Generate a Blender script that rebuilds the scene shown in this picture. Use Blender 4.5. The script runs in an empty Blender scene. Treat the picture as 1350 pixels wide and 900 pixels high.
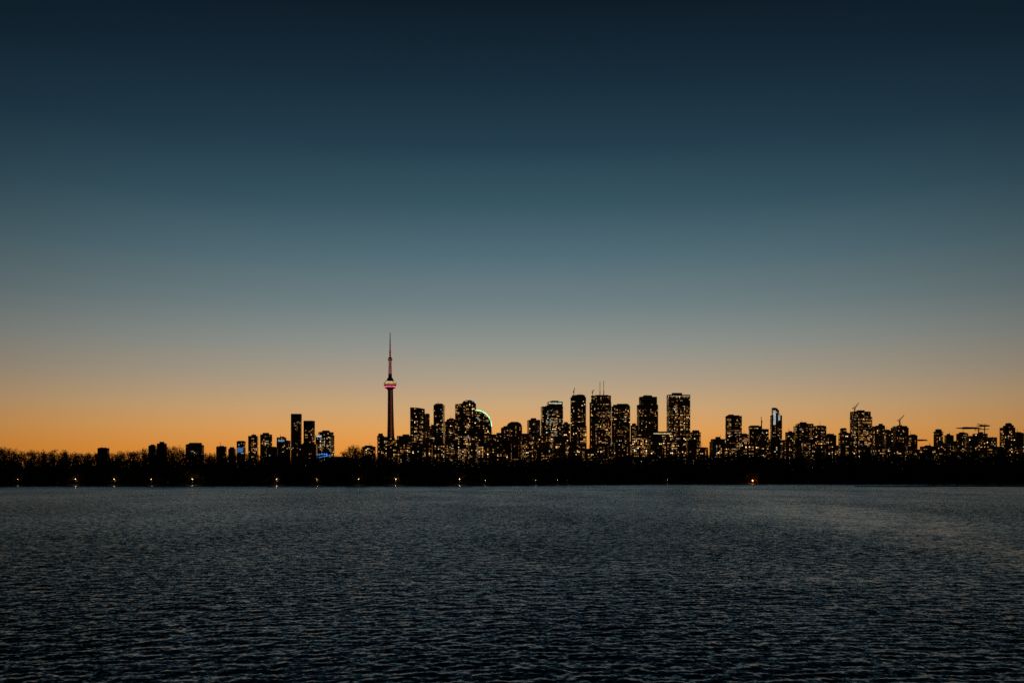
import bpy, math, random
import numpy as np
from mathutils import Vector
random.seed(7); rng=np.random.default_rng(7)
sc=bpy.context.scene
F=1312.0; CX=675.0; HY=628.0; CH=8.0      # survey constants: bearings measured from the viewpoint, eye height 8 m
def wx(b,D): return (b-CX)/F*D
def wz(t,D): return CH+(HY-t)/F*D

# ---------------------------------------------------------------- materials
def lin(c):
    return tuple(((v/255)/12.92 if v/255<=0.04045 else ((v/255+0.055)/1.055)**2.4) for v in c)
def mat_p(name,col,rough=0.8,metal=0.0,noise=0.3,scale=0.05):
    m=bpy.data.materials.new(name); m.use_nodes=True; nt=m.node_tree; b=nt.nodes['Principled BSDF']
    n=nt.nodes.new('ShaderNodeTexNoise'); n.inputs['Scale'].default_value=scale; n.inputs['Detail'].default_value=6
    tc=nt.nodes.new('ShaderNodeTexCoord'); nt.links.new(tc.outputs['Object'],n.inputs['Vector'])
    r=nt.nodes.new('ShaderNodeValToRGB')
    r.color_ramp.elements[0].position=.3; r.color_ramp.elements[1].position=.7
    r.color_ramp.elements[0].color=tuple(c*(1-noise) for c in col)+(1,)
    r.color_ramp.elements[1].color=tuple(min(1,c*(1+noise)) for c in col)+(1,)
    nt.links.new(n.outputs['Fac'],r.inputs['Fac']); nt.links.new(r.outputs['Color'],b.inputs['Base Color'])
    b.inputs['Roughness'].default_value=rough; b.inputs['Metallic'].default_value=metal
    return m
def mat_e(name,col,s,base=(0.05,0.05,0.05),sample=False,var=True):
    m=bpy.data.materials.new(name); m.use_nodes=True; nt=m.node_tree; b=nt.nodes['Principled BSDF']
    b.inputs['Base Color'].default_value=base+(1,); b.inputs['Roughness'].default_value=.3
    b.inputs['Emission Color'].default_value=col+(1,); b.inputs['Emission Strength'].default_value=s
    if var:
        n=nt.nodes.new('ShaderNodeTexNoise'); n.inputs['Scale'].default_value=.31; n.inputs['Detail'].default_value=2
        tc=nt.nodes.new('ShaderNodeTexCoord'); nt.links.new(tc.outputs['Object'],n.inputs['Vector'])
        mr=nt.nodes.new('ShaderNodeMapRange'); mr.inputs[1].default_value=.3; mr.inputs[2].default_value=.7
        mr.inputs[3].default_value=s*.25; mr.inputs[4].default_value=s*1.75
        nt.links.new(n.outputs['Fac'],mr.inputs[0]); nt.links.new(mr.outputs[0],b.inputs['Emission Strength'])
    if not sample: m.cycles.emission_sampling='NONE'
    return m
WALLS=[mat_p('concrete',(.2,.19,.18)),mat_p('dark_stone',(.08,.08,.085)),mat_p('brick',(.2,.1,.07)),mat_p('curtain_wall',(.05,.06,.07),.25,.2)]
GLASS=mat_p('dark_glass',(.02,.025,.03),.15)
WIN=[GLASS,
 mat_e('window_amber_dim',(1,.43,.1),.18), mat_e('window_amber',(1,.45,.12),.52), mat_e('window_warm',(1,.52,.17),1.0),
 mat_e('window_bright',(1,.64,.28),2.3), mat_e('window_cool',(.75,.95,.8),.5)]
ROOF=mat_p('roof_gravel',(.09,.09,.09))
STEEL=mat_p('painted_steel',(.15,.15,.15),.5)
REDL=mat_e('aviation_light',(1,.08,.04),8,var=False)

# ---------------------------------------------------------------- helpers
class MB:
    def __init__(s): s.v=[]; s.f=[]; s.m=[]
    def quad(s,a,b,c,d,m=0):
        i=len(s.v); s.v+=[a,b,c,d]; s.f.append((i,i+1,i+2,i+3)); s.m.append(m)
    def box(s,x0,x1,y0,y1,z0,z1,m=0):
        i=len(s.v)
        s.v+=[(x0,y0,z0),(x1,y0,z0),(x1,y1,z0),(x0,y1,z0),(x0,y0,z1),(x1,y0,z1),(x1,y1,z1),(x0,y1,z1)]
        for q in ((0,3,2,1),(4,5,6,7),(0,1,5,4),(1,2,6,5),(2,3,7,6),(3,0,4,7)):
            s.f.append(tuple(i+k for k in q)); s.m.append(m)
    def beam(s,p,q,r,m=0):
        p=Vector(p);q=Vector(q);d=(q-p).normalized()
        u=d.cross(Vector((0,0,1)));
        if u.length<.01: u=Vector((1,0,0))
        u.normalize(); w=d.cross(u); i=len(s.v)
        for P in (p,q):
            for a,b in ((-1,-1),(1,-1),(1,1),(-1,1)): s.v.append(tuple(P+u*a*r+w*b*r))
        for k in range(4): s.f.append((i+k,i+(k+1)%4,i+4+(k+1)%4,i+4+k)); s.m.append(m)
        s.f.append((i,i+1,i+2,i+3)); s.f.append((i+7,i+6,i+5,i+4)); s.m+= [m,m]
    def lathe(s,prof,n=32,m=0,cx=0,cy=0):
        i=len(s.v)
        for r,z in prof:
            for k in range(n):
                a=2*math.pi*k/n; s.v.append((cx+r*math.cos(a),cy+r*math.sin(a),z))
        for j in range(len(prof)-1):
            for k in range(n):
                s.f.append((i+j*n+k,i+j*n+(k+1)%n,i+(j+1)*n+(k+1)%n,i+(j+1)*n+k)); s.m.append(m)
        s.f.append(tuple(i+k for k in range(n))[::-1]); s.m.append(m)
        s.f.append(tuple(i+(len(prof)-1)*n+k for k in range(n))); s.m.append(m)
    def obj(s,name,mats,parent=None,smooth=False):
        me=bpy.data.meshes.new(name); me.from_pydata(s.v,[],s.f)
        for m in mats: me.materials.append(m)
        me.polygons.foreach_set('material_index',s.m)
        if smooth: me.polygons.foreach_set('use_smooth',[True]*len(s.f))
        me.update(); o=bpy.data.objects.new(name,me); sc.collection.objects.link(o)
        if parent: o.parent=parent
        return o
def empty(name,loc,yaw=0):
    e=bpy.data.objects.new(name,None); e.location=loc; e.rotation_euler=(0,0,yaw); e.empty_display_size=5
    sc.collection.objects.link(e); return e

def pick(p,cool,dimf):
    if random.random()>p: return 0
    r=random.random()
    if random.random()<cool: return 5
    if r<dimf: return 1
    if r<dimf+(1-dimf)*.55: return 2
    if r<dimf+(1-dimf)*.9: return 3
    return 4
def windows(W,x0,x1,y0,y1,z0,z1,p,cool=.05,bay=4.4,fl=4.0,inside=None,dimf=.45):
    """individual panes on all four faces, 5 cm proud of the wall"""
    nz=int((z1-z0-1)/fl); p=p*.53
    for face in range(4):
        L=(x1-x0) if face in(0,2) else (y1-y0)
        n=max(1,int((L-1)/bay)); b=L/n
        colf=[random.choice((.12,.4,1,1.6,2.3)) for _ in range(n)]
        blk=[random.uniform(.2,1.8) for _ in range(nz//6+2)]
        for k in range(nz):
            fp=p*random.choice((.2,.6,1,1,1.4,2.2))*blk[k//6]; za=z0+k*fl+1.0; zb=za+fl*.6
            run=0
            for j in range(n):
                a=j*b+b*.2; c=(j+1)*b-b*.2
                if run>0: m=last; run-=1
                else:
                    m=pick(min(.8,fp*colf[j]),cool,dimf); last=m
                    if m and random.random()<.12: run=1
                if inside and face in (0,2) and not (inside(x0+a,zb) and inside(x0+c,zb)): continue
                if inside and face in (1,3): continue
                if m==0 and (face==2): continue
                e=.05
                if face==0: W.quad((x0+a,y0-e,za),(x0+c,y0-e,za),(x0+c,y0-e,zb),(x0+a,y0-e,zb),m)
                elif face==2: W.quad((x0+c,y1+e,za),(x0+a,y1+e,za),(x0+a,y1+e,zb),(x0+c,y1+e,zb),m)
                elif face==1: W.quad((x1+e,y0+a,za),(x1+e,y0+c,za),(x1+e,y0+c,zb),(x1+e,y0+a,zb),m)
                else: W.quad((x0-e,y0+c,za),(x0-e,y0+a,za),(x0-e,y0+a,zb),(x0-e,y0+c,zb),m)

def crane(M,x,y,z,h,jib,ang=0.0,luff=0.0):
    for sx,sy in ((-1,-1),(1,-1),(1,1),(-1,1)): M.beam((x+sx,y+sy,z),(x+sx,y+sy,z+h),.4)
    k=0
    while k<h-3:
        M.beam((x-1,y-1,z+k),(x+1,y-1,z+k+3),.25); M.beam((x+1,y+1,z+k),(x-1,y+1,z+k+3),.25); k+=3
    M.box(x-1.8,x+1.8,y-1.8,y+1.8,z+h,z+h+3)
    c,s_=math.cos(ang),math.sin(ang); cl,sl=math.cos(luff),math.sin(luff)
    tip=(x+jib*c*cl,y+jib*s_*cl,z+h+2+jib*sl)
    M.beam((x,y,z+h+2),tip,.8); M.beam((x,y,z+h+4),(tip[0],tip[1],tip[2]+.5),.5)
    bk=(x-jib*.3*c,y-jib*.3*s_,z+h+3); M.beam((x,y,z+h+2.5),bk,.6)
    M.box(bk[0]-1.5,bk[0]+1.5,bk[1]-1.5,bk[1]+1.5,bk[2]-3,bk[2]+.5)
    ap=(x-2*c,y,z+h+10); M.beam((x,y,z+h+3),ap,.5)
    M.beam(ap,(x+(tip[0]-x)*.7,y+(tip[1]-y)*.7,z+h+2+(tip[2]-z-h-2)*.7),.2); M.beam(ap,bk,.2)

def building(name,tiers,D,p=.25,cool=.05,wall=None,yaw=None,pent=True,masts=(),cranes=(),signs=(),bay=4.4,fl=4.0,dimf=.45,top_dark=0):
    xa=min(t[0] for t in tiers); xb=max(t[1] for t in tiers)
    X0=wx(xa,D); X1=wx(xb,D); Wd=X1-X0; dep=min(34,max(14,Wd*.7))
    if yaw is None: yaw=math.radians(random.uniform(3,13))*random.choice((1,1,-1))
    k=(Wd-dep*abs(math.sin(yaw)))/math.cos(yaw)/Wd
    par=empty(name,((X0+X1)/2,D,1.2),yaw); cx=(X0+X1)/2
    B=MB(); W=MB(); R=MB()
    for ti,(a,b,t) in enumerate(tiers):
        x0=(wx(a,D)-cx)*k; x1=(wx(b,D)-cx)*k; z1=wz(t,D)-1.2
        y0=-dep/2+ti*.8; y1=dep/2-ti*.8
        B.box(x0,x1,y0,y1,0,z1)
        for q in ((x0-.3,x1+.3,y0-.3,y0+.4),(x0-.3,x1+.3,y1-.4,y1+.3),(x0-.3,x0+.4,y0+.4,y1-.4),(x1-.4,x1+.3,y0+.4,y1-.4)):
            B.box(*q,z1+.01,z1+1.3)
        zz=8
        while zz<z1-4:
            B.box(x0-.25,x1+.25,y0-.25,y1+.25,zz,zz+.35); zz+=fl*3
        for xx in (x0,x1): B.box(xx-.4,xx+.4,y0-.4,y0+.3,0,z1-.02)
        if pent and x1-x0>14:
            w=(x1-x0); u=random.uniform(.08,.4); v=random.uniform(.08,.4); hh=random.uniform(2.5,9)
            R.box(x0+w*u,x1-w*v,y0+dep*.25,y1-dep*.25,z1+.02,z1+hh)
            for _ in range(3):
                rx=x0+w*random.uniform(.1,.85); R.box(rx,rx+2,y0+2,y0+4.5,z1+.02,z1+random.uniform(1.5,3.5))
            if random.random()<.4:
                rx=x0+w*random.uniform(.3,.7); R.beam((rx,0,z1),(rx,0,z1+random.uniform(9,18)),.4)
        windows(W,x0,x1,y0,y1,2,z1-top_dark,p,cool,bay,fl,dimf=dimf)
    for b,t in masts:
        x=(wx(b,D)-cx)*k; zt=wz(t,D)-1.2; zb=min(wz(tt[2],D) for tt in tiers)-10
        R.beam((x,0,zb),(x,0,zb+(zt-zb)*.6),1.5); R.beam((x,0,zb+(zt-zb)*.6),(x,0,zt),.9)
    for b,t,jib,ang,luff in cranes:
        x=(wx(b,D)-cx)*k; zt=wz(t,D)-1.2; zb=min(wz(tt[2],D) for tt in tiers)-6
        crane(R,x,0,zb,zt-zb,jib,ang,luff)
    B.obj('walls',[random.choice(WALLS) if wall is None else WALLS[wall]],par)
    W.obj('windows',WIN,par)
    if R.v: R.obj('roof_equipment',[ROOF],par)
    for i,(a,b,t,u,col,s) in enumerate(signs):
        S=MB(); x0=(wx(a,D)-cx)*k; x1=(wx(b,D)-cx)*k
        S.box(x0,x1,-dep/2-1.2,-dep/2-.6,wz(u,D)-1.2,wz(t,D)-1.2)
        S.obj('lit_sign_%d'%(i+1),[mat_e('sign_light',col,s)],par)
    return par

def profile_building(name,poly,D,p=.3,cool=.05,trim=None,yaw=.05,dep=30):
    """building whose elevation is a polygon (bearing,top) - curved or slanted roofs"""
    xs=[wx(a,D) for a,b in poly]; cx=(min(xs)+max(xs))/2
    pts=[(wx(a,D)-cx,max(0,wz(b,D)-1.2)) for a,b in poly]
    par=empty(name,(cx,D,1.2),yaw); B=MB(); n=len(pts)
    B.v+= [(x,-dep/2,z) for x,z in pts]+[(x,dep/2,z) for x,z in pts]
    B.f.append(tuple(range(n))); B.f.append(tuple(range(n,2*n))[::-1]); B.m+=[0,0]
    for i in range(n): B.f.append((i,n+i,n+(i+1)%n,(i+1)%n)); B.m.append(0)
    B.obj('walls',[WALLS[3]],par)
    def inside(x,z):
        c=False
        for i in range(n):
            (xa,za),(xb,zb)=pts[i],pts[(i+1)%n]
            if (za>z)!=(zb>z) and x<(xb-xa)*(z-za)/(zb-za)+xa: c=not c
        return c
    W=MB(); x0=min(a for a,b in pts); x1=max(a for a,b in pts); z1=max(b for a,b in pts)
    windows(W,x0+.5,x1-.5,-dep/2,dep/2,2,z1,p,cool,inside=inside); W.obj('windows',WIN,par)
    if trim:
        col,s,i0,i1=trim; T=MB()
        for i in range(i0,i1):
            (xa,za),(xb,zb)=pts[i],pts[i+1]
            T.beam((xa,-dep/2-.8,za),(xb,-dep/2-.8,zb),1.5)
        T.obj('roof_edge_lighting',[mat_e('edge_light',col,s)],par)
    return par

# ---------------------------------------------------------------- observation tower
def tower():
    D=3757; e=empty('observation_tower',(wx(514.3,D),D,1.2),math.radians(12))
    def Z(y): return wz(y,D)-1.2
    conc=mat_p('tower_concrete',(.24,.22,.21),.85,scale=.02)
    led=mat_e('elevator_shaft_light',(.85,.2,.17),.085,var=True)
    pinkd=mat_e('mast_pink_light',(1,.34,.36),.4)
    S=MB()
    secs=[(0,31,5),(20,26,5),(60,21.5,4.6),(120,17.5,4.2),(200,14,4),(280,12,3.8),(338,11,3.6)]
    n=12; i0=len(S.v)
    for z,r,t in secs:
        for k in range(3):
            a=math.radians(90+120*k+30); u=(math.cos(a),math.sin(a)); w=(-u[1],u[0])
            S.v+=[(u[0]*t*1.4-w[0]*t,u[1]*t*1.4-w[1]*t,z),(u[0]*r-w[0]*t*.6,u[1]*r-w[1]*t*.6,z),
                  (u[0]*r+w[0]*t*.6,u[1]*r+w[1]*t*.6,z),(u[0]*t*1.4+w[0]*t,u[1]*t*1.4+w[1]*t,z)]
    for j in range(len(secs)-1):
        for k in range(n): S.f.append((i0+j*n+k,i0+j*n+(k+1)%n,i0+(j+1)*n+(k+1)%n,i0+(j+1)*n+k)); S.m.append(0)
    S.obj('shaft',[conc],e)
    L=MB()
    for k in range(3):
        a=math.radians(90+120*k+90); c,s_=math.cos(a),math.sin(a)
        for z0 in range(10,335,6):
            rr=8.2-.0045*z0
            L.beam((c*rr-s_*2.6,s_*rr+c*2.6,z0+2.6),(c*rr+s_*2.6,s_*rr-c*2.6,z0+2.6),2.3)
    L.obj('elevator_glass',[led],e)
    P=MB()
    P.lathe([(9,332),(13,338),(18,340),(20.5,342.5)],48,0)
    P.lathe([(21.5,342.52),(22,345.5),(21.5,349)],48,2)
    P.lathe([(22.5,349.02),(23.5,352),(23.5,355)],48,0)
    P.lathe([(22.9,355.02),(22.9,358)],48,1)
    P.lathe([(23.3,358.02),(22.5,361.5)],48,0)
    P.lathe([(20,361.52),(19.6,364.5)],48,1)
    P.lathe([(20.2,364.52),(17,368),(12,371),(11,377),(8,380)],48,0)
    P.obj('main_pod',[conc,mat_e('pod_window_light',(1,.62,.25),1.1),mat_e('pod_ring_light',(1,.12,.22),.75)],e)
    F_=MB()
    for k in range(48):
        a=2*math.pi*k/48; F_.beam((math.cos(a)*23.6,math.sin(a)*23.6,354.8),(math.cos(a)*23.2,math.sin(a)*23.2,358.4),.3)
    F_.obj('pod_mullions',[STEEL],e)
    U=MB()
    U.lathe([(7.2,380.02),(6.2,410),(5.4,443)],6,0)
    U.lathe([(6,443.02),(8.6,446),(8.8,451),(6.5,455),(4,457)],24,0)
    for r,z0,z1 in ((3.6,457.1,480),(2.7,480.1,503),(1.9,503.1,522),(1.5,522.1,540),(1.1,540.1,Z(437))):
        U.lathe([(r,z0),(r*.92,z1)],8,0); U.lathe([(r*1.35,z1-1),(r*1.35,z1)],8,0)
    U.obj('upper_mast',[conc],e)
    K=MB()
    for z in list(range(384,442,7)):
        K.lathe([(7.0-(z-380)*.02,z),(7.0-(z-380)*.02,z+2.2)],6,0)
    for z in range(460,502,8): K.lathe([(3.9,z),(3.9,z+1.6)],8,0)
    K.lathe([(9,448),(9,449.6)],24,0)
    K.obj('mast_light_rings',[pinkd],e)
    T=MB(); T.lathe([(1.2,520),(1.2,522)],8,0); T.lathe([(1,Z(437)-1),(1,Z(437)+.5)],8,0); T.obj('aviation_lights',[REDL],e)
tower()

# ---------------------------------------------------------------- skyline
def R(a,b): return random.uniform(a,b)
building('low_rise_building',[(246,268,587),(247,256,586)],2900,.4,wall=0)
building('low_rise_building',[(286,298,589)],2900,.15)
building('condo_tower',[(313,323,582)],3300,.3,.3,signs=[(314,322,590,596,(.1,.4,1),.3)])
building('condo_tower',[(328,340,575)],3300,.3)
building('condo_tower',[(344,358,573)],3300,.3)
building('condo_tower',[(366,382,581),(366,376,577)],3300,.15,.3,signs=[(368,377,580,582,(.2,.5,1),.5)])
building('condo_tower',[(384,397.5,546)],3400,.14,wall=1,top_dark=20,pent=False)
building('condo_tower',[(401,414.5,555)],3400,.17,wall=1,top_dark=20,pent=False)
building('office_building',[(417,440,574),(421,439,570)],3300,.4,.25,signs=[(418,426,574,576,(.8,.95,1),.6)])
building('low_rise_building',[(478,495,589)],3200,.3)
building('condo_tower',[(497,526,580),(499,516,577)],3100,.35)
building('low_rise_building',[(524,545,575)],3150,.4)
profile_building('condo_tower',[(541,640),(560,640),(560,539),(551,537.5),(541,537)],3500,.5)
building('condo_tower',[(559,566.5,546)],3540,.25)
building('condo_tower',[(572,586,534)],3600,.28,.2)
building('condo_tower',[(566,573,562)],3550,.3)
building('condo_tower',[(586,601,556),(589,600,553)],3500,.42)
arc=[(600,640),(627.5,640),(627.5,532),(625,529),(621,527),(616,527),(611,529),(609,532),(600,533)]
profile_building('condo_tower',arc,3450,.5,trim=((.9,.95,.9),.45,2,5))
qa=[(627,640),(648,640),(648,562)]+[(648-20*(1-math.cos(t)) ,562-21*math.sin(t)) for t in [i*math.pi/2/8 for i in range(1,9)]]+[(627,541)]
profile_building('curved_office_building',qa,3420,.3,.15,trim=((.4,1,.5),1.4,2,11))
building('condo_tower',[(648,666,573)],3500,.3)
profile_building('condo_tower',[(666,640),(688,640),(688,562),(686,558),(682,556),(674,556),(670,558),(667,562)],3450,.38)
building('office_tower',[(695,712,554)],3700,.2)
building('office_tower',[(713,742,536.5),(722,741.5,530)],3650,.48,.25,signs=[(723,740,531,532.6,(.8,1,.75),.5)])
building('office_tower',[(741,752,559)],3700,.3)
building('office_tower',[(752,773,524),(754,771.5,521.5)],3900,.14,wall=1,cranes=[(756,517,20,1.3,1.0)],top_dark=10)
building('office_tower',[(777,806,531),(779,805.5,522)],3950,.36,wall=1,masts=[(791,503),(796,502)],cranes=[(781,518,18,1.1,.8)])
building('office_tower',[(806,831,536),(808,830,534)],3850,.36)
building('office_tower',[(831,842,561)],3700,.3)
building('office_tower',[(840,867,534),(843,865.5,523.5)],3900,.2,wall=1,top_dark=14)
building('low_rise_building',[(848,888,570)],3400,.3,signs=[(862,886,571,572.2,(1,.8,.5),.6)])
building('office_tower',[(879.5,909,521)],3600,.48,wall=0,yaw=.1,signs=[(881,908,522,523,(1,.85,.6),.3)])
building('condo_tower',[(909,923,570)],3500,.35)
building('low_rise_building',[(938,956,579)],3500,.35)
building('condo_tower',[(956,978,549),(958,969,548)],3500,.42,.1)
building('condo_tower',[(976,986,573)],3400,.35)
building('condo_tower',[(987,1013,566),(987,1003,562)],3500,.35)
building('crown_lit_tower',[(1016,1030,548),(1018,1026,541),(1018,1022,538)],3500,.3,.2,signs=[(1018.5,1021.5,541,560,(.95,1,1),.4),(1025,1027.5,546,554,(.95,1,1),.28)],masts=[(1019,537)])
building('condo_tower',[(1036,1047,570)],3400,.3)
building('condo_tower',[(1047,1074,562),(1050,1071,559)],3500,.35)
building('condo_tower',[(1074,1088,562)],3450,.3)
building('condo_tower',[(1088,1102,574)],3400,.3)
building('condo_tower',[(1106,1121,571),(1108,1115,565)],3500,.3)
building('condo_tower',[(1122,1148,550),(1122,1146,543)],3500,.38,cranes=[(1126,539,26,.2,.9)])
building('condo_tower',[(1148,1165,563),(1158,1165,561)],3600,.25)
building('condo_tower',[(1165,1176,568)],3500,.3)
building('condo_tower',[(1176,1196,564),(1179,1194,562)],3600,.12,wall=1,cranes=[(1186,555,30,.3,.75)])
building('condo_tower',[(1196,1208,574)],3500,.25)
building('condo_tower',[(1232,1242,569)],3400,.3)
building('condo_tower',[(1246,1256,574)],3400,.35)
building('condo_tower',[(1262,1275,572)],3400,.3)
building('low_rise_building',[(1274,1312,577),(1284,1300,572)],3300,.3,cranes=[(1290,567,34,.1,.05),(1298,562,24,2.6,.3)])
building('condo_tower',[(1320,1336,564),(1326,1334,561)],3200,.35)
building('condo_tower',[(1337,1348,571)],3200,.35)
building('condo_tower',[(1352,1368,566)],3200,.35)
building('crane_site_building',[(1000,1008,572)],3450,.2,cranes=[(1004,556,18,1.4,1.2)])
x=497
while x<925:
    w=R(7,22); building('mid_rise_building',[(x,x+w,R(572,593))],R(2900,3300),R(.25,.6),.06); x+=w*R(.7,1.1)
x=640
while x<860:
    w=R(8,16); building('mid_rise_building',[(x,x+w,R(560,576))],R(3300,3420),R(.2,.5),.06); x+=w*R(1.3,2.6)
x=936
while x<1215:
    w=R(7,20); building('mid_rise_building',[(x,x+w,R(578,594))],R(2800,3200),R(.25,.5),.06); x+=w*R(.8,1.4)
x=1215
while x<1400:
    w=R(7,20); building('mid_rise_building',[(x,x+w,R(583,596))],R(2700,3100),R(.2,.45),.06); x+=w*R(.9,1.7)
for a,b,t in ((130,143,591),(196,205,588),(208,219,585),(302,310,592),(352,366,590),(395,418,586)):
    building('low_rise_building',[(a,b,t)],2700,.06,.1)
# stadium with retractable dome, blue lighting
e=empty('domed_stadium',(wx(447,3200),3200,1.2)); M=MB()
M.lathe([(62,0),(62,38)],48,0); M.lathe([(60,38.02)]+[(60*math.cos(t),38+34*math.sin(t)) for t in [i*.15 for i in range(1,10)]],48,0)
M.obj('bowl_and_dome',[WALLS[0]],e)
M=MB()
for i in range(9): M.beam((-62+i*5,-62,64+i*1.2),(-59+i*5,-62,65+i*1.2),2.0)
for i in range(6): M.beam((-66+i*7,-62.5,76+i*.4),(-62+i*7,-62.5,76+i*.4),1.4)
M.obj('blue_roof_lights',[mat_e('stadium_blue_roof',(.05,.3,1),1.3)],e)
M=MB()
for i in range(5): M.beam((-66+i*9,-61.5,0),(-66+i*9,-61.5,77),.4)
M.obj('light_gantry',[STEEL],e)

# ---------------------------------------------------------------- land
def shore(xx):
    pts=[(-3000,880),(-700,868),(-420,874),(-40,880),(60,980),(150,1070),(300,1095),(520,1085),(900,1060),(3000,1050)]
    xs=[p[0] for p in pts]; ys=[p[1] for p in pts]
    return np.interp(xx,xs,ys)+3*np.sin(np.asarray(xx)*.045)+1.5*np.sin(np.asarray(xx)*.13+1)
gx=np.concatenate([[-30000,-8000],np.linspace(-3000,3000,700),[8000,30000]])
offs=[-4,0,3,8,20,60,200,600,2000,6000,30000]; zs=[-1.2,.1,.9,1.2,1.3,1.4,1.3,1.2,1.2,1.2,1.2]
sy=shore(gx); M=MB()
for o,z in zip(offs,zs):
    for i in range(len(gx)): M.v.append((gx[i],sy[i]+o,z+(R(-.15,.15) if 0<=o<=20 else 0)))
n=len(gx)
for j in range(len(offs)-1):
    for i in range(n-1): M.f.append((j*n+i,j*n+i+1,(j+1)*n+i+1,(j+1)*n+i)); M.m.append(0)
M.obj('ground',[mat_p('grass_and_earth',(.035,.04,.02),.95,scale=.2)],smooth=True)
M=MB(); nx=160; prof=[(-1,-1.0),(-.8,.1),(-.4,1.0),(0,1.5),(.5,1.2),(1,-1)]
for i in range(nx):
    t=i/(nx-1); X=278+t*900; wd=(4+110*min(1,t*3.4))*(1+.1*math.sin(i*.9)); yy=806+14*math.sin(t*7)
    for a,z in prof: M.v.append((X,yy+a*wd,z*(min(1,.35+t*4)) if z>0 else z))
k=len(prof)
for i in range(nx-1):
    for j in range(k-1): M.f.append((i*k+j,(i+1)*k+j,(i+1)*k+j+1,i*k+j+1)); M.m.append(0)
M.obj('sand_spit',[mat_p('wet_sand',(.035,.032,.025),.9,scale=.3)],smooth=True)

# ---------------------------------------------------------------- trees
def leaf_mesh(C,S):
    n=len(C); a=rng.normal(size=(n,3)); a/=np.linalg.norm(a,axis=1)[:,None]
    b=rng.normal(size=(n,3)); b-= (a*b).sum(1)[:,None]*a; b/=np.linalg.norm(b,axis=1)[:,None]
    a*=S[:,None]; b*=(S*rng.uniform(.35,1,n))[:,None]
    return np.stack([C-a,C-b*.8,C+a*.9,C+b],1).reshape(-1,3)
def mesh_np(name,V,nq,mats,mi=None,extra=None):
    me=bpy.data.meshes.new(name); me.vertices.add(len(V)); me.vertices.foreach_set('co',V.astype(np.float32).ravel())
    me.loops.add(nq*4); me.polygons.add(nq)
    idx=np.arange(nq*4,dtype=np.int32) if extra is None else extra
    me.loops.foreach_set('vertex_index',idx)
    me.polygons.foreach_set('loop_start',np.arange(nq,dtype=np.int32)*4)
    me.polygons.foreach_set('loop_total',np.full(nq,4,dtype=np.int32))
    for m in mats: me.materials.append(m)
    if mi is not None: me.polygons.foreach_set('material_index',mi.astype(np.int32))
    me.update(calc_edges=True); o=bpy.data.objects.new(name,me); sc.collection.objects.link(o); return o
BX=[-200,0,14,22,60,70,90,150,188,198,236,246,300,380,450,458,474,482,540,600,700,800,900,940,1000,1100,1200,1260,1350,1600]
BT=[597,589,590,597,593,594,597,597,594,587,588,597,598,600,600,588,589,598,602,603,603,602,601,597,598,597,598,596,596,596]
lc=[];ls=[];lm=[]; TR=MB()
def tree(X,Y,h,g=1.2,dens=1.0,full=1.0):
    cr=h*rng.uniform(.2,.3); base=h*rng.uniform(.1,.2)
    TR.beam((X,Y,g-.5),(X+rng.uniform(-.6,.6),Y,g+h*.45),.35)
    nl=int(rng.integers(8,12))
    for i in range(nl):
        fz=(i+.5)/nl; hz=base+(h-base)*fz; rad=cr*math.sin(math.pi*min(.93,.18+.75*fz))**.6
        a=rng.uniform(0,6.28); q=rng.uniform(.25,.8); P=np.array([X+math.cos(a)*rad*q,Y+math.sin(a)*rad*q,g+hz*.97])
        TR.beam((X,Y,g+hz*.55),tuple(P),.14)
        if fz>.55:
            for _ in range(2): TR.beam(tuple(P),(P[0]+rng.uniform(-2,2),P[1]+rng.uniform(-1,1),min(g+h+1,P[2]+rng.uniform(1,3.5))),.07)
        m=int(60*dens); br=rad*rng.uniform(.45,.75)+.9
        p=rng.normal(size=(m,3)); p/=np.linalg.norm(p,axis=1)[:,None]; p*=(rng.random(m)**.45)[:,None]*br; p[:,2]*=.8
        C=P+p; C=C[C[:,2]<g+h+.6]; hfrac=np.clip((C[:,2]-g)/h,0,1)
        s=rng.uniform(.35,.85,len(C))*(1.75-1.1*hfrac)
        lc.append(C); ls.append(s); lm.append(np.full(len(C),rng.integers(0,3)))
for row,(off,sp) in enumerate(((10,8.5),(28,7),(55,6.5),(85,6.5),(115,7))):
    X=-760.0
    while X<900:
        X+=sp*rng.uniform(.6,1.4); Y=float(shore(X))+off+rng.uniform(-7,7)
        b=CX+X/Y*F; T=np.interp(b,BX,BT)+rng.normal(0,1.5)+(3 if row==0 else 0)
        if rng.random()<.15: T+=rng.uniform(2,5)
        if rng.random()<.04: T-=rng.uniform(1,4)
        tree(X,Y,max(8,wz(T,Y)-1.2))
for _ in range(9000):
    X=rng.uniform(-760,900); Y=float(shore(X))+rng.uniform(4,110); s=rng.uniform(1.5,4)
    p=rng.normal(size=(20,3))*np.array([s,s,s*.7])*.6; p[:,2]=np.abs(p[:,2])+1.2+rng.uniform(0,13)
    lc.append(p+np.array([X,Y,0])); ls.append(rng.uniform(.8,1.7,20)); lm.append(np.full(20,rng.integers(0,3)))
C=np.concatenate(lc); S=np.concatenate(ls); Mi=np.concatenate(lm)
FOL=[mat_p('foliage_dark',(.03,.035,.018),.95),mat_p('foliage_mid',(.04,.045,.022),.95),mat_p('twigs',(.05,.042,.03),.95)]
mesh_np('shoreline_trees',leaf_mesh(C,S),len(C),FOL,Mi)
o=TR.obj('trunks_and_limbs',[mat_p('bark',(.06,.05,.04),.95)]); o.parent=bpy.data.objects['shoreline_trees']
lc=[];ls=[]
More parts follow.
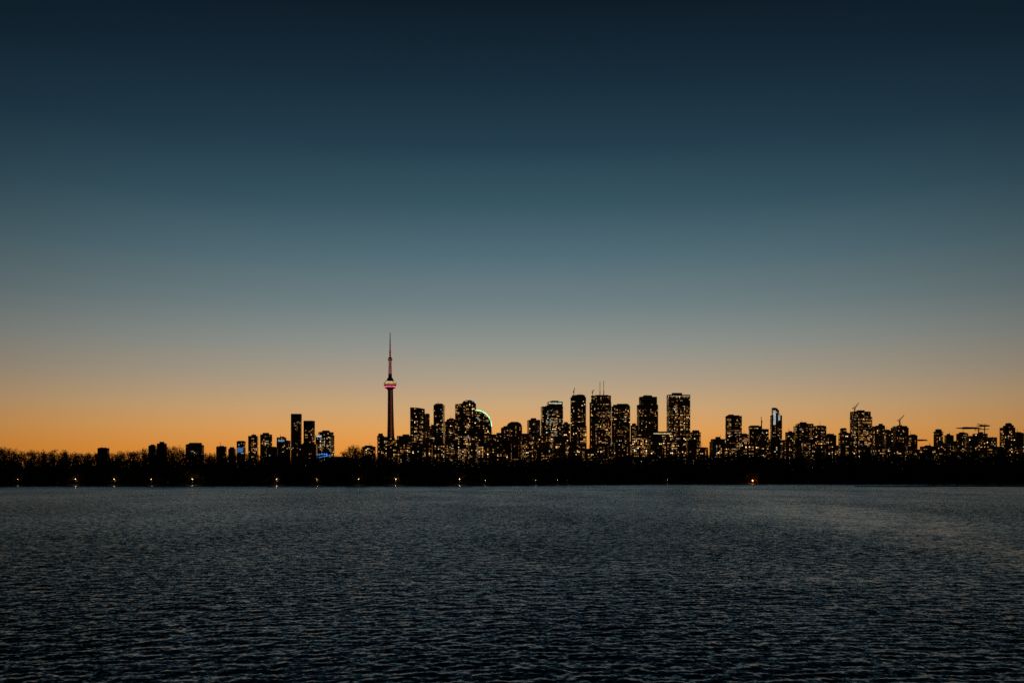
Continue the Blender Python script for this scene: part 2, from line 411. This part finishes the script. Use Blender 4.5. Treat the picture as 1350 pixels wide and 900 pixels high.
for _ in range(520):
    t=rng.random()**.8; X=330+t*800; Y=806+14*math.sin(t*7)+rng.uniform(-20,40); s=rng.uniform(.5,1.8)
    p=rng.normal(size=(24,3))*s*.6; p[:,2]=np.abs(p[:,2])+.9; lc.append(p+np.array([X,Y,0])); ls.append(rng.uniform(.15,.5,24))
C=np.concatenate(lc); mesh_np('spit_scrub',leaf_mesh(C,np.concatenate(ls)),len(C),[FOL[1]])

# ---------------------------------------------------------------- shore lamps
LH=mat_e('lamp_glow',(1,.5,.17),14,sample=True,var=False); LR=mat_e('red_glow',(1,.14,.035),40,sample=True,var=False)
def lamp(b,s=1.0,name='street_lamp',mat=LH,h=5.2,col=(1,.6,.28),dy=2.0):
    Y=900.
    for _ in range(6): Y=float(shore(wx(b,Y)))+dy
    X=wx(b,Y); e=empty(name,(X,Y,.6)); M=MB()
    M.lathe([(.16,0),(.12,1),(.07,h)],8,0); M.lathe([(.25,0),(.25,.3)],8,0); M.beam((0,0,h),(0,-.9,h+.25),.05); M.box(-.2,.2,-1.3,-.6,h+.28,h+.4)
    M.obj('pole_and_arm',[STEEL],e)
    G=MB(); r=.36*s; G.lathe([(r*.4,h+.27-r*1.3),(r,h+.27-r*.8),(r*.9,h+.26)],10,0,0,-.95); G.obj('lamp_head',[mat],e)
    L=bpy.data.lights.new('lamp_bulb','POINT'); L.energy=350*s*s; L.color=col; L.shadow_soft_size=.3
    l=bpy.data.objects.new('lamp_bulb',L); l.location=(0,-1.0,h-.6*s-.2); l.parent=e; sc.collection.objects.link(l)
for b,s in ((100,.8),(151,.7),(200,.6),(254,.95),(365,.75),(418,.8),(473,.6),(522,.85),(606,.85),(24,.45)): lamp(b,s)
for b in (640,706,735,748,880): lamp(b,.35,h=4)
lamp(992,1.3,'navigation_beacon',LR,3.2,(1,.3,.1))

# ---------------------------------------------------------------- water
def water():
    nc=1000; tx=np.linspace(-.72,.72,nc)
    d=[14.0]
    while d[-1]<1130: d.append(d[-1]+.1+.00115*d[-1])
    d=np.array(d); nr=len(d); sp=(.1+.00115*d); f4=np.float32
    Xg=(d[:,None]*tx[None,:]).astype(f4); Yg=np.repeat(d[:,None],nc,1).astype(f4)
    Z=np.zeros_like(Xg)
    N=64; r2=np.random.default_rng(11)
    for i in range(N):
        lam=.28*(3.2/.28)**((i+r2.random())/N); th=math.radians(80)+r2.normal()*1.25; ph=r2.random()*6.283
        k=2*math.pi/lam; s=.021*(1.0 if lam<1.2 else .5)
        att=np.clip(lam/(3.0*np.maximum(sp,np.abs(d)*1.44/nc))-.3,0,1)
        g1,g2,g3,g4=r2.uniform(.04,.25,4)*r2.choice([-1,1],4); pa,pb=r2.random(2)*6
        R_=int((att>0).sum())
        if R_==0: continue
        X=Xg[:R_]; Y=Yg[:R_]
        grp=1+.9*np.sin(X*f4(g1)+Y*f4(g2*.6)+f4(pa))*np.sin(Y*f4(g3*.6)-X*f4(g4)+f4(pb))
        q=X*f4(k*math.cos(th))+Y*f4(k*math.sin(th))+f4(ph)+f4(2.6)*np.sin(X*f4(g3*1.9)+Y*f4(g1*1.1)+f4(i))
        Z[:R_]+=((s/k)*att[:R_,None]).astype(f4)*np.sin(q)*grp
    V=np.stack([Xg,Yg,Z],-1).reshape(-1,3)
    I=(np.arange(nr-1)[:,None]*nc+np.arange(nc-1)[None,:]).ravel()
    Q=np.stack([I,I+1,I+nc+1,I+nc],1)
    base=len(V); B=40000.0
    V=np.concatenate([V,np.array([[-B,-B,-.7],[B,-B,-.7],[B,B,-.7],[-B,B,-.7]],dtype=f4)])
    Q=np.concatenate([Q,np.array([[base,base+1,base+2,base+3]])]).astype(np.int32)
    m=bpy.data.materials.new('lake_water'); m.use_nodes=True; nt=m.node_tree; b=nt.nodes['Principled BSDF']
    b.inputs['Base Color'].default_value=(.026,.035,.026,1); b.inputs['Roughness'].default_value=.16; b.inputs['IOR'].default_value=1.333
    b.inputs['Specular Tint'].default_value=(.95,.96,.85,1)
    g=nt.nodes.new('ShaderNodeNewGeometry')
    acc=g.outputs['Normal']; POS=g.outputs['Position']
    def vm(op,a,b_=None):
        n=nt.nodes.new('ShaderNodeVectorMath'); n.operation=op
        nt.links.new(a,n.inputs[0])
        if b_ is not None:
            if isinstance(b_,tuple): n.inputs[1].default_value=b_
            else: nt.links.new(b_,n.inputs[1])
        return n.outputs[0]
    def vscale(a,s):
        n=nt.nodes.new('ShaderNodeVectorMath'); n.operation='SCALE'; nt.links.new(a,n.inputs[0]); nt.links.new(s,n.inputs['Scale']); return n.outputs[0]
    def mt(op,a,b_=None,c_=None):
        n=nt.nodes.new('ShaderNodeMath'); n.operation=op
        for k,v in enumerate((a,b_,c_)):
            if v is None: continue
            if isinstance(v,(int,float)): n.inputs[k].default_value=v
            else: nt.links.new(v,n.inputs[k])
        return n.outputs[0]
    def noise(vec,scale,det=3):
        n=nt.nodes.new('ShaderNodeTexNoise'); n.inputs['Scale'].default_value=scale; n.inputs['Detail'].default_value=det; n.inputs['Roughness'].default_value=.6
        nt.links.new(vec,n.inputs['Vector']); return n
    def mapr(v,a,b_,c,d_):
        n=nt.nodes.new('ShaderNodeMapRange'); n.interpolation_type='SMOOTHSTEP'; nt.links.new(v,n.inputs[0])
        for k,x in zip((1,2,3,4),(a,b_,c,d_)): n.inputs[k].default_value=x
        return n.outputs[0]
    pn=noise(vm('MULTIPLY',POS,(1,.4,1)),.018).outputs['Fac']
    gust=mapr(pn,.35,.66,.82,1.25)
    sx=nt.nodes.new('ShaderNodeSeparateXYZ'); nt.links.new(POS,sx.inputs[0])
    wob=noise(vm('MULTIPLY',POS,(1,.5,1)),.03,5).outputs['Fac']
    u=mt('ADD',mt('SUBTRACT',sx.outputs[0],mt('MULTIPLY',sx.outputs[1],.16)),mt('MULTIPLY_ADD',wob,60,-30-34))
    la=mapr(mt('ABSOLUTE',u),0,20,1,0)
    far=mapr(sx.outputs[1],240,520,1,.2)
    la=mt('MULTIPLY',la,far)
    u2=mt('ADD',mt('ADD',mt('MULTIPLY',sx.outputs[0],.6),mt('MULTIPLY',sx.outputs[1],.8)),mt('MULTIPLY_ADD',wob,40,-20-76))
    lb=mapr(mt('ABSOLUTE',u2),0,9,.6,0); lb=mt('MULTIPLY',lb,mapr(sx.outputs[0],-14,6,0,1))
    lane=mt('MULTIPLY',mt('MAXIMUM',la,lb),mapr(noise(POS,.12,4).outputs['Fac'],.36,.64,.15,1))
    amp=mt('MULTIPLY',gust,mt('MULTIPLY_ADD',lane,-.12,1))
    # mean windward tilt of the visible ripples, weaker inside the calm lanes
    tilt=mt('MULTIPLY',gust,mt('MULTIPLY_ADD',lane,-.62,1))
    tv=nt.nodes.new('ShaderNodeVectorMath'); tv.operation='SCALE'; tv.inputs[0].default_value=(0,-.12,0); nt.links.new(tilt,tv.inputs['Scale'])
    acc=vm('ADD',acc,tv.outputs[0])
    for sc_,st in ((1.6,.44),(6.0,.66)):
        n=noise(vm('MULTIPLY',POS,(.85,1,1)),sc_,4)
        c=vm('SUBTRACT',n.outputs['Color'],(.5,.5,.5)); c=vm('MULTIPLY',c,(st,st*1.1,0))
        acc=vm('ADD',acc,vscale(c,amp))
    acc=vm('NORMALIZE',acc); nt.links.new(acc,b.inputs['Normal'])
    o=mesh_np('lake_water',V,len(Q),[m],extra=Q.ravel())
    o.data.polygons.foreach_set('use_smooth',np.ones(len(Q),dtype=bool))
water()

# ---------------------------------------------------------------- thin dark clouds far away on the right
cm=mat_p('cloud_vapour',(.12,.12,.14),1.0)
def cloud(b,t,w,h,D=22000):
    M=MB(); X=wx(b,D); Z=wz(t,D); W=w/F*D/2; H=h/F*D/2; n=40; mrows=10
    for j in range(mrows+1):
        ph=-math.pi/2+math.pi*j/mrows
        for i in range(n):
            a=2*math.pi*i/n; k=1+.22*math.sin(a*3+j)+.15*math.sin(a*7+j*2)
            M.v.append((W*math.cos(ph)*math.cos(a)*k,W*.5*math.cos(ph)*math.sin(a)*k,H*math.sin(ph)*(1+.4*math.sin(a*5+j))+H*.6*math.sin(a*2)*math.cos(ph)))
    for j in range(mrows):
        for i in range(n): M.f.append((j*n+i,j*n+(i+1)%n,(j+1)*n+(i+1)%n,(j+1)*n+i)); M.m.append(0)
    o=M.obj('cloud',[cm],smooth=True); o.location=(X,D,Z)
cloud(1278,564,30,2.0); cloud(1297,561,16,1.8); cloud(1270,571,12,1.2); cloud(1215,580,16,1.6)

# ---------------------------------------------------------------- sky (twilight, sun just below the horizon behind the city)
w=bpy.data.worlds.new('World'); sc.world=w; w.use_nodes=True; nt=w.node_tree; bg=nt.nodes['Background']
tc=nt.nodes.new('ShaderNodeTexCoord'); nr=nt.nodes.new('ShaderNodeVectorMath'); nr.operation='NORMALIZE'
nt.links.new(tc.outputs['Generated'],nr.inputs[0]); sp=nt.nodes.new('ShaderNodeSeparateXYZ'); nt.links.new(nr.outputs[0],sp.inputs[0])
mr=nt.nodes.new('ShaderNodeMapRange'); mr.inputs[1].default_value=0; mr.inputs[2].default_value=.6; nt.links.new(sp.outputs['Z'],mr.inputs[0])
rp=nt.nodes.new('ShaderNodeValToRGB'); rp.color_ramp.interpolation='LINEAR'
stops=[(628,(230,130,40)),(590,(233,151,64)),(565,(225,162,92)),(535,(203,166,121)),(500,(174,158,136)),(455,(143,147,141)),(405,(113,129,132)),(340,(83,109,119)),(270,(56,85,98)),(190,(36,61,77)),(100,(23,43,57)),(0,(14,27,38)),(-250,(7,16,24)),(-700,(5,11,17))]
def zof(y): t=(HY-y)/F; return t/math.sqrt(1+t*t)
el=rp.color_ramp.elements
for i,(y,c) in enumerate(stops):
    pos=min(1,zof(y)/.6)
    if i<2: e=el[i]; e.position=pos
    else: e=el.new(pos)
for e,(y,c) in zip(sorted(el,key=lambda q:q.position),stops): e.color=lin(c)+(1,)
nt.links.new(mr.outputs[0],rp.inputs['Fac'])
cb=nt.nodes.new('ShaderNodeCombineXYZ'); nt.links.new(sp.outputs['X'],cb.inputs[0]); nt.links.new(sp.outputs['Y'],cb.inputs[1])
n2=nt.nodes.new('ShaderNodeVectorMath'); n2.operation='NORMALIZE'; nt.links.new(cb.outputs[0],n2.inputs[0])
dt=nt.nodes.new('ShaderNodeVectorMath'); dt.operation='DOT_PRODUCT'; nt.links.new(n2.outputs[0],dt.inputs[0]); dt.inputs[1].default_value=(0,1,0)
m2=nt.nodes.new('ShaderNodeMapRange'); m2.inputs[1].default_value=-1; m2.inputs[2].default_value=1; nt.links.new(dt.outputs['Value'],m2.inputs[0])
r2=nt.nodes.new('ShaderNodeValToRGB'); e2=r2.color_ramp.elements; e2[0].position=0; e2[0].color=(.05,.05,.05,1); e2[1].position=1; e2[1].color=(1,1,1,1)
for p,v in ((.55,.13),(.8,.40),(.945,.66),(.985,.91)): q=e2.new(p); q.color=(v,v,v,1)
nt.links.new(m2.outputs[0],r2.inputs['Fac'])
mx=nt.nodes.new('ShaderNodeMix'); mx.data_type='RGBA'; mx.blend_type='MULTIPLY'; mx.inputs[0].default_value=1
nt.links.new(rp.outputs['Color'],mx.inputs[6]); nt.links.new(r2.outputs['Color'],mx.inputs[7]); nt.links.new(mx.outputs[2],bg.inputs['Color'])
bg.inputs['Strength'].default_value=1.0

sc.view_settings.view_transform='Standard'; sc.view_settings.look='None'; sc.view_settings.exposure=0
cam=bpy.data.cameras.new('camera'); co=bpy.data.objects.new('camera',cam); sc.collection.objects.link(co); sc.camera=co
co.location=(0,0,CH); co.rotation_euler=(math.radians(90),0,0)
cam.sensor_width=36; cam.lens=36*F/1350; cam.shift_y=(HY-450)/1350; cam.clip_start=.5; cam.clip_end=90000
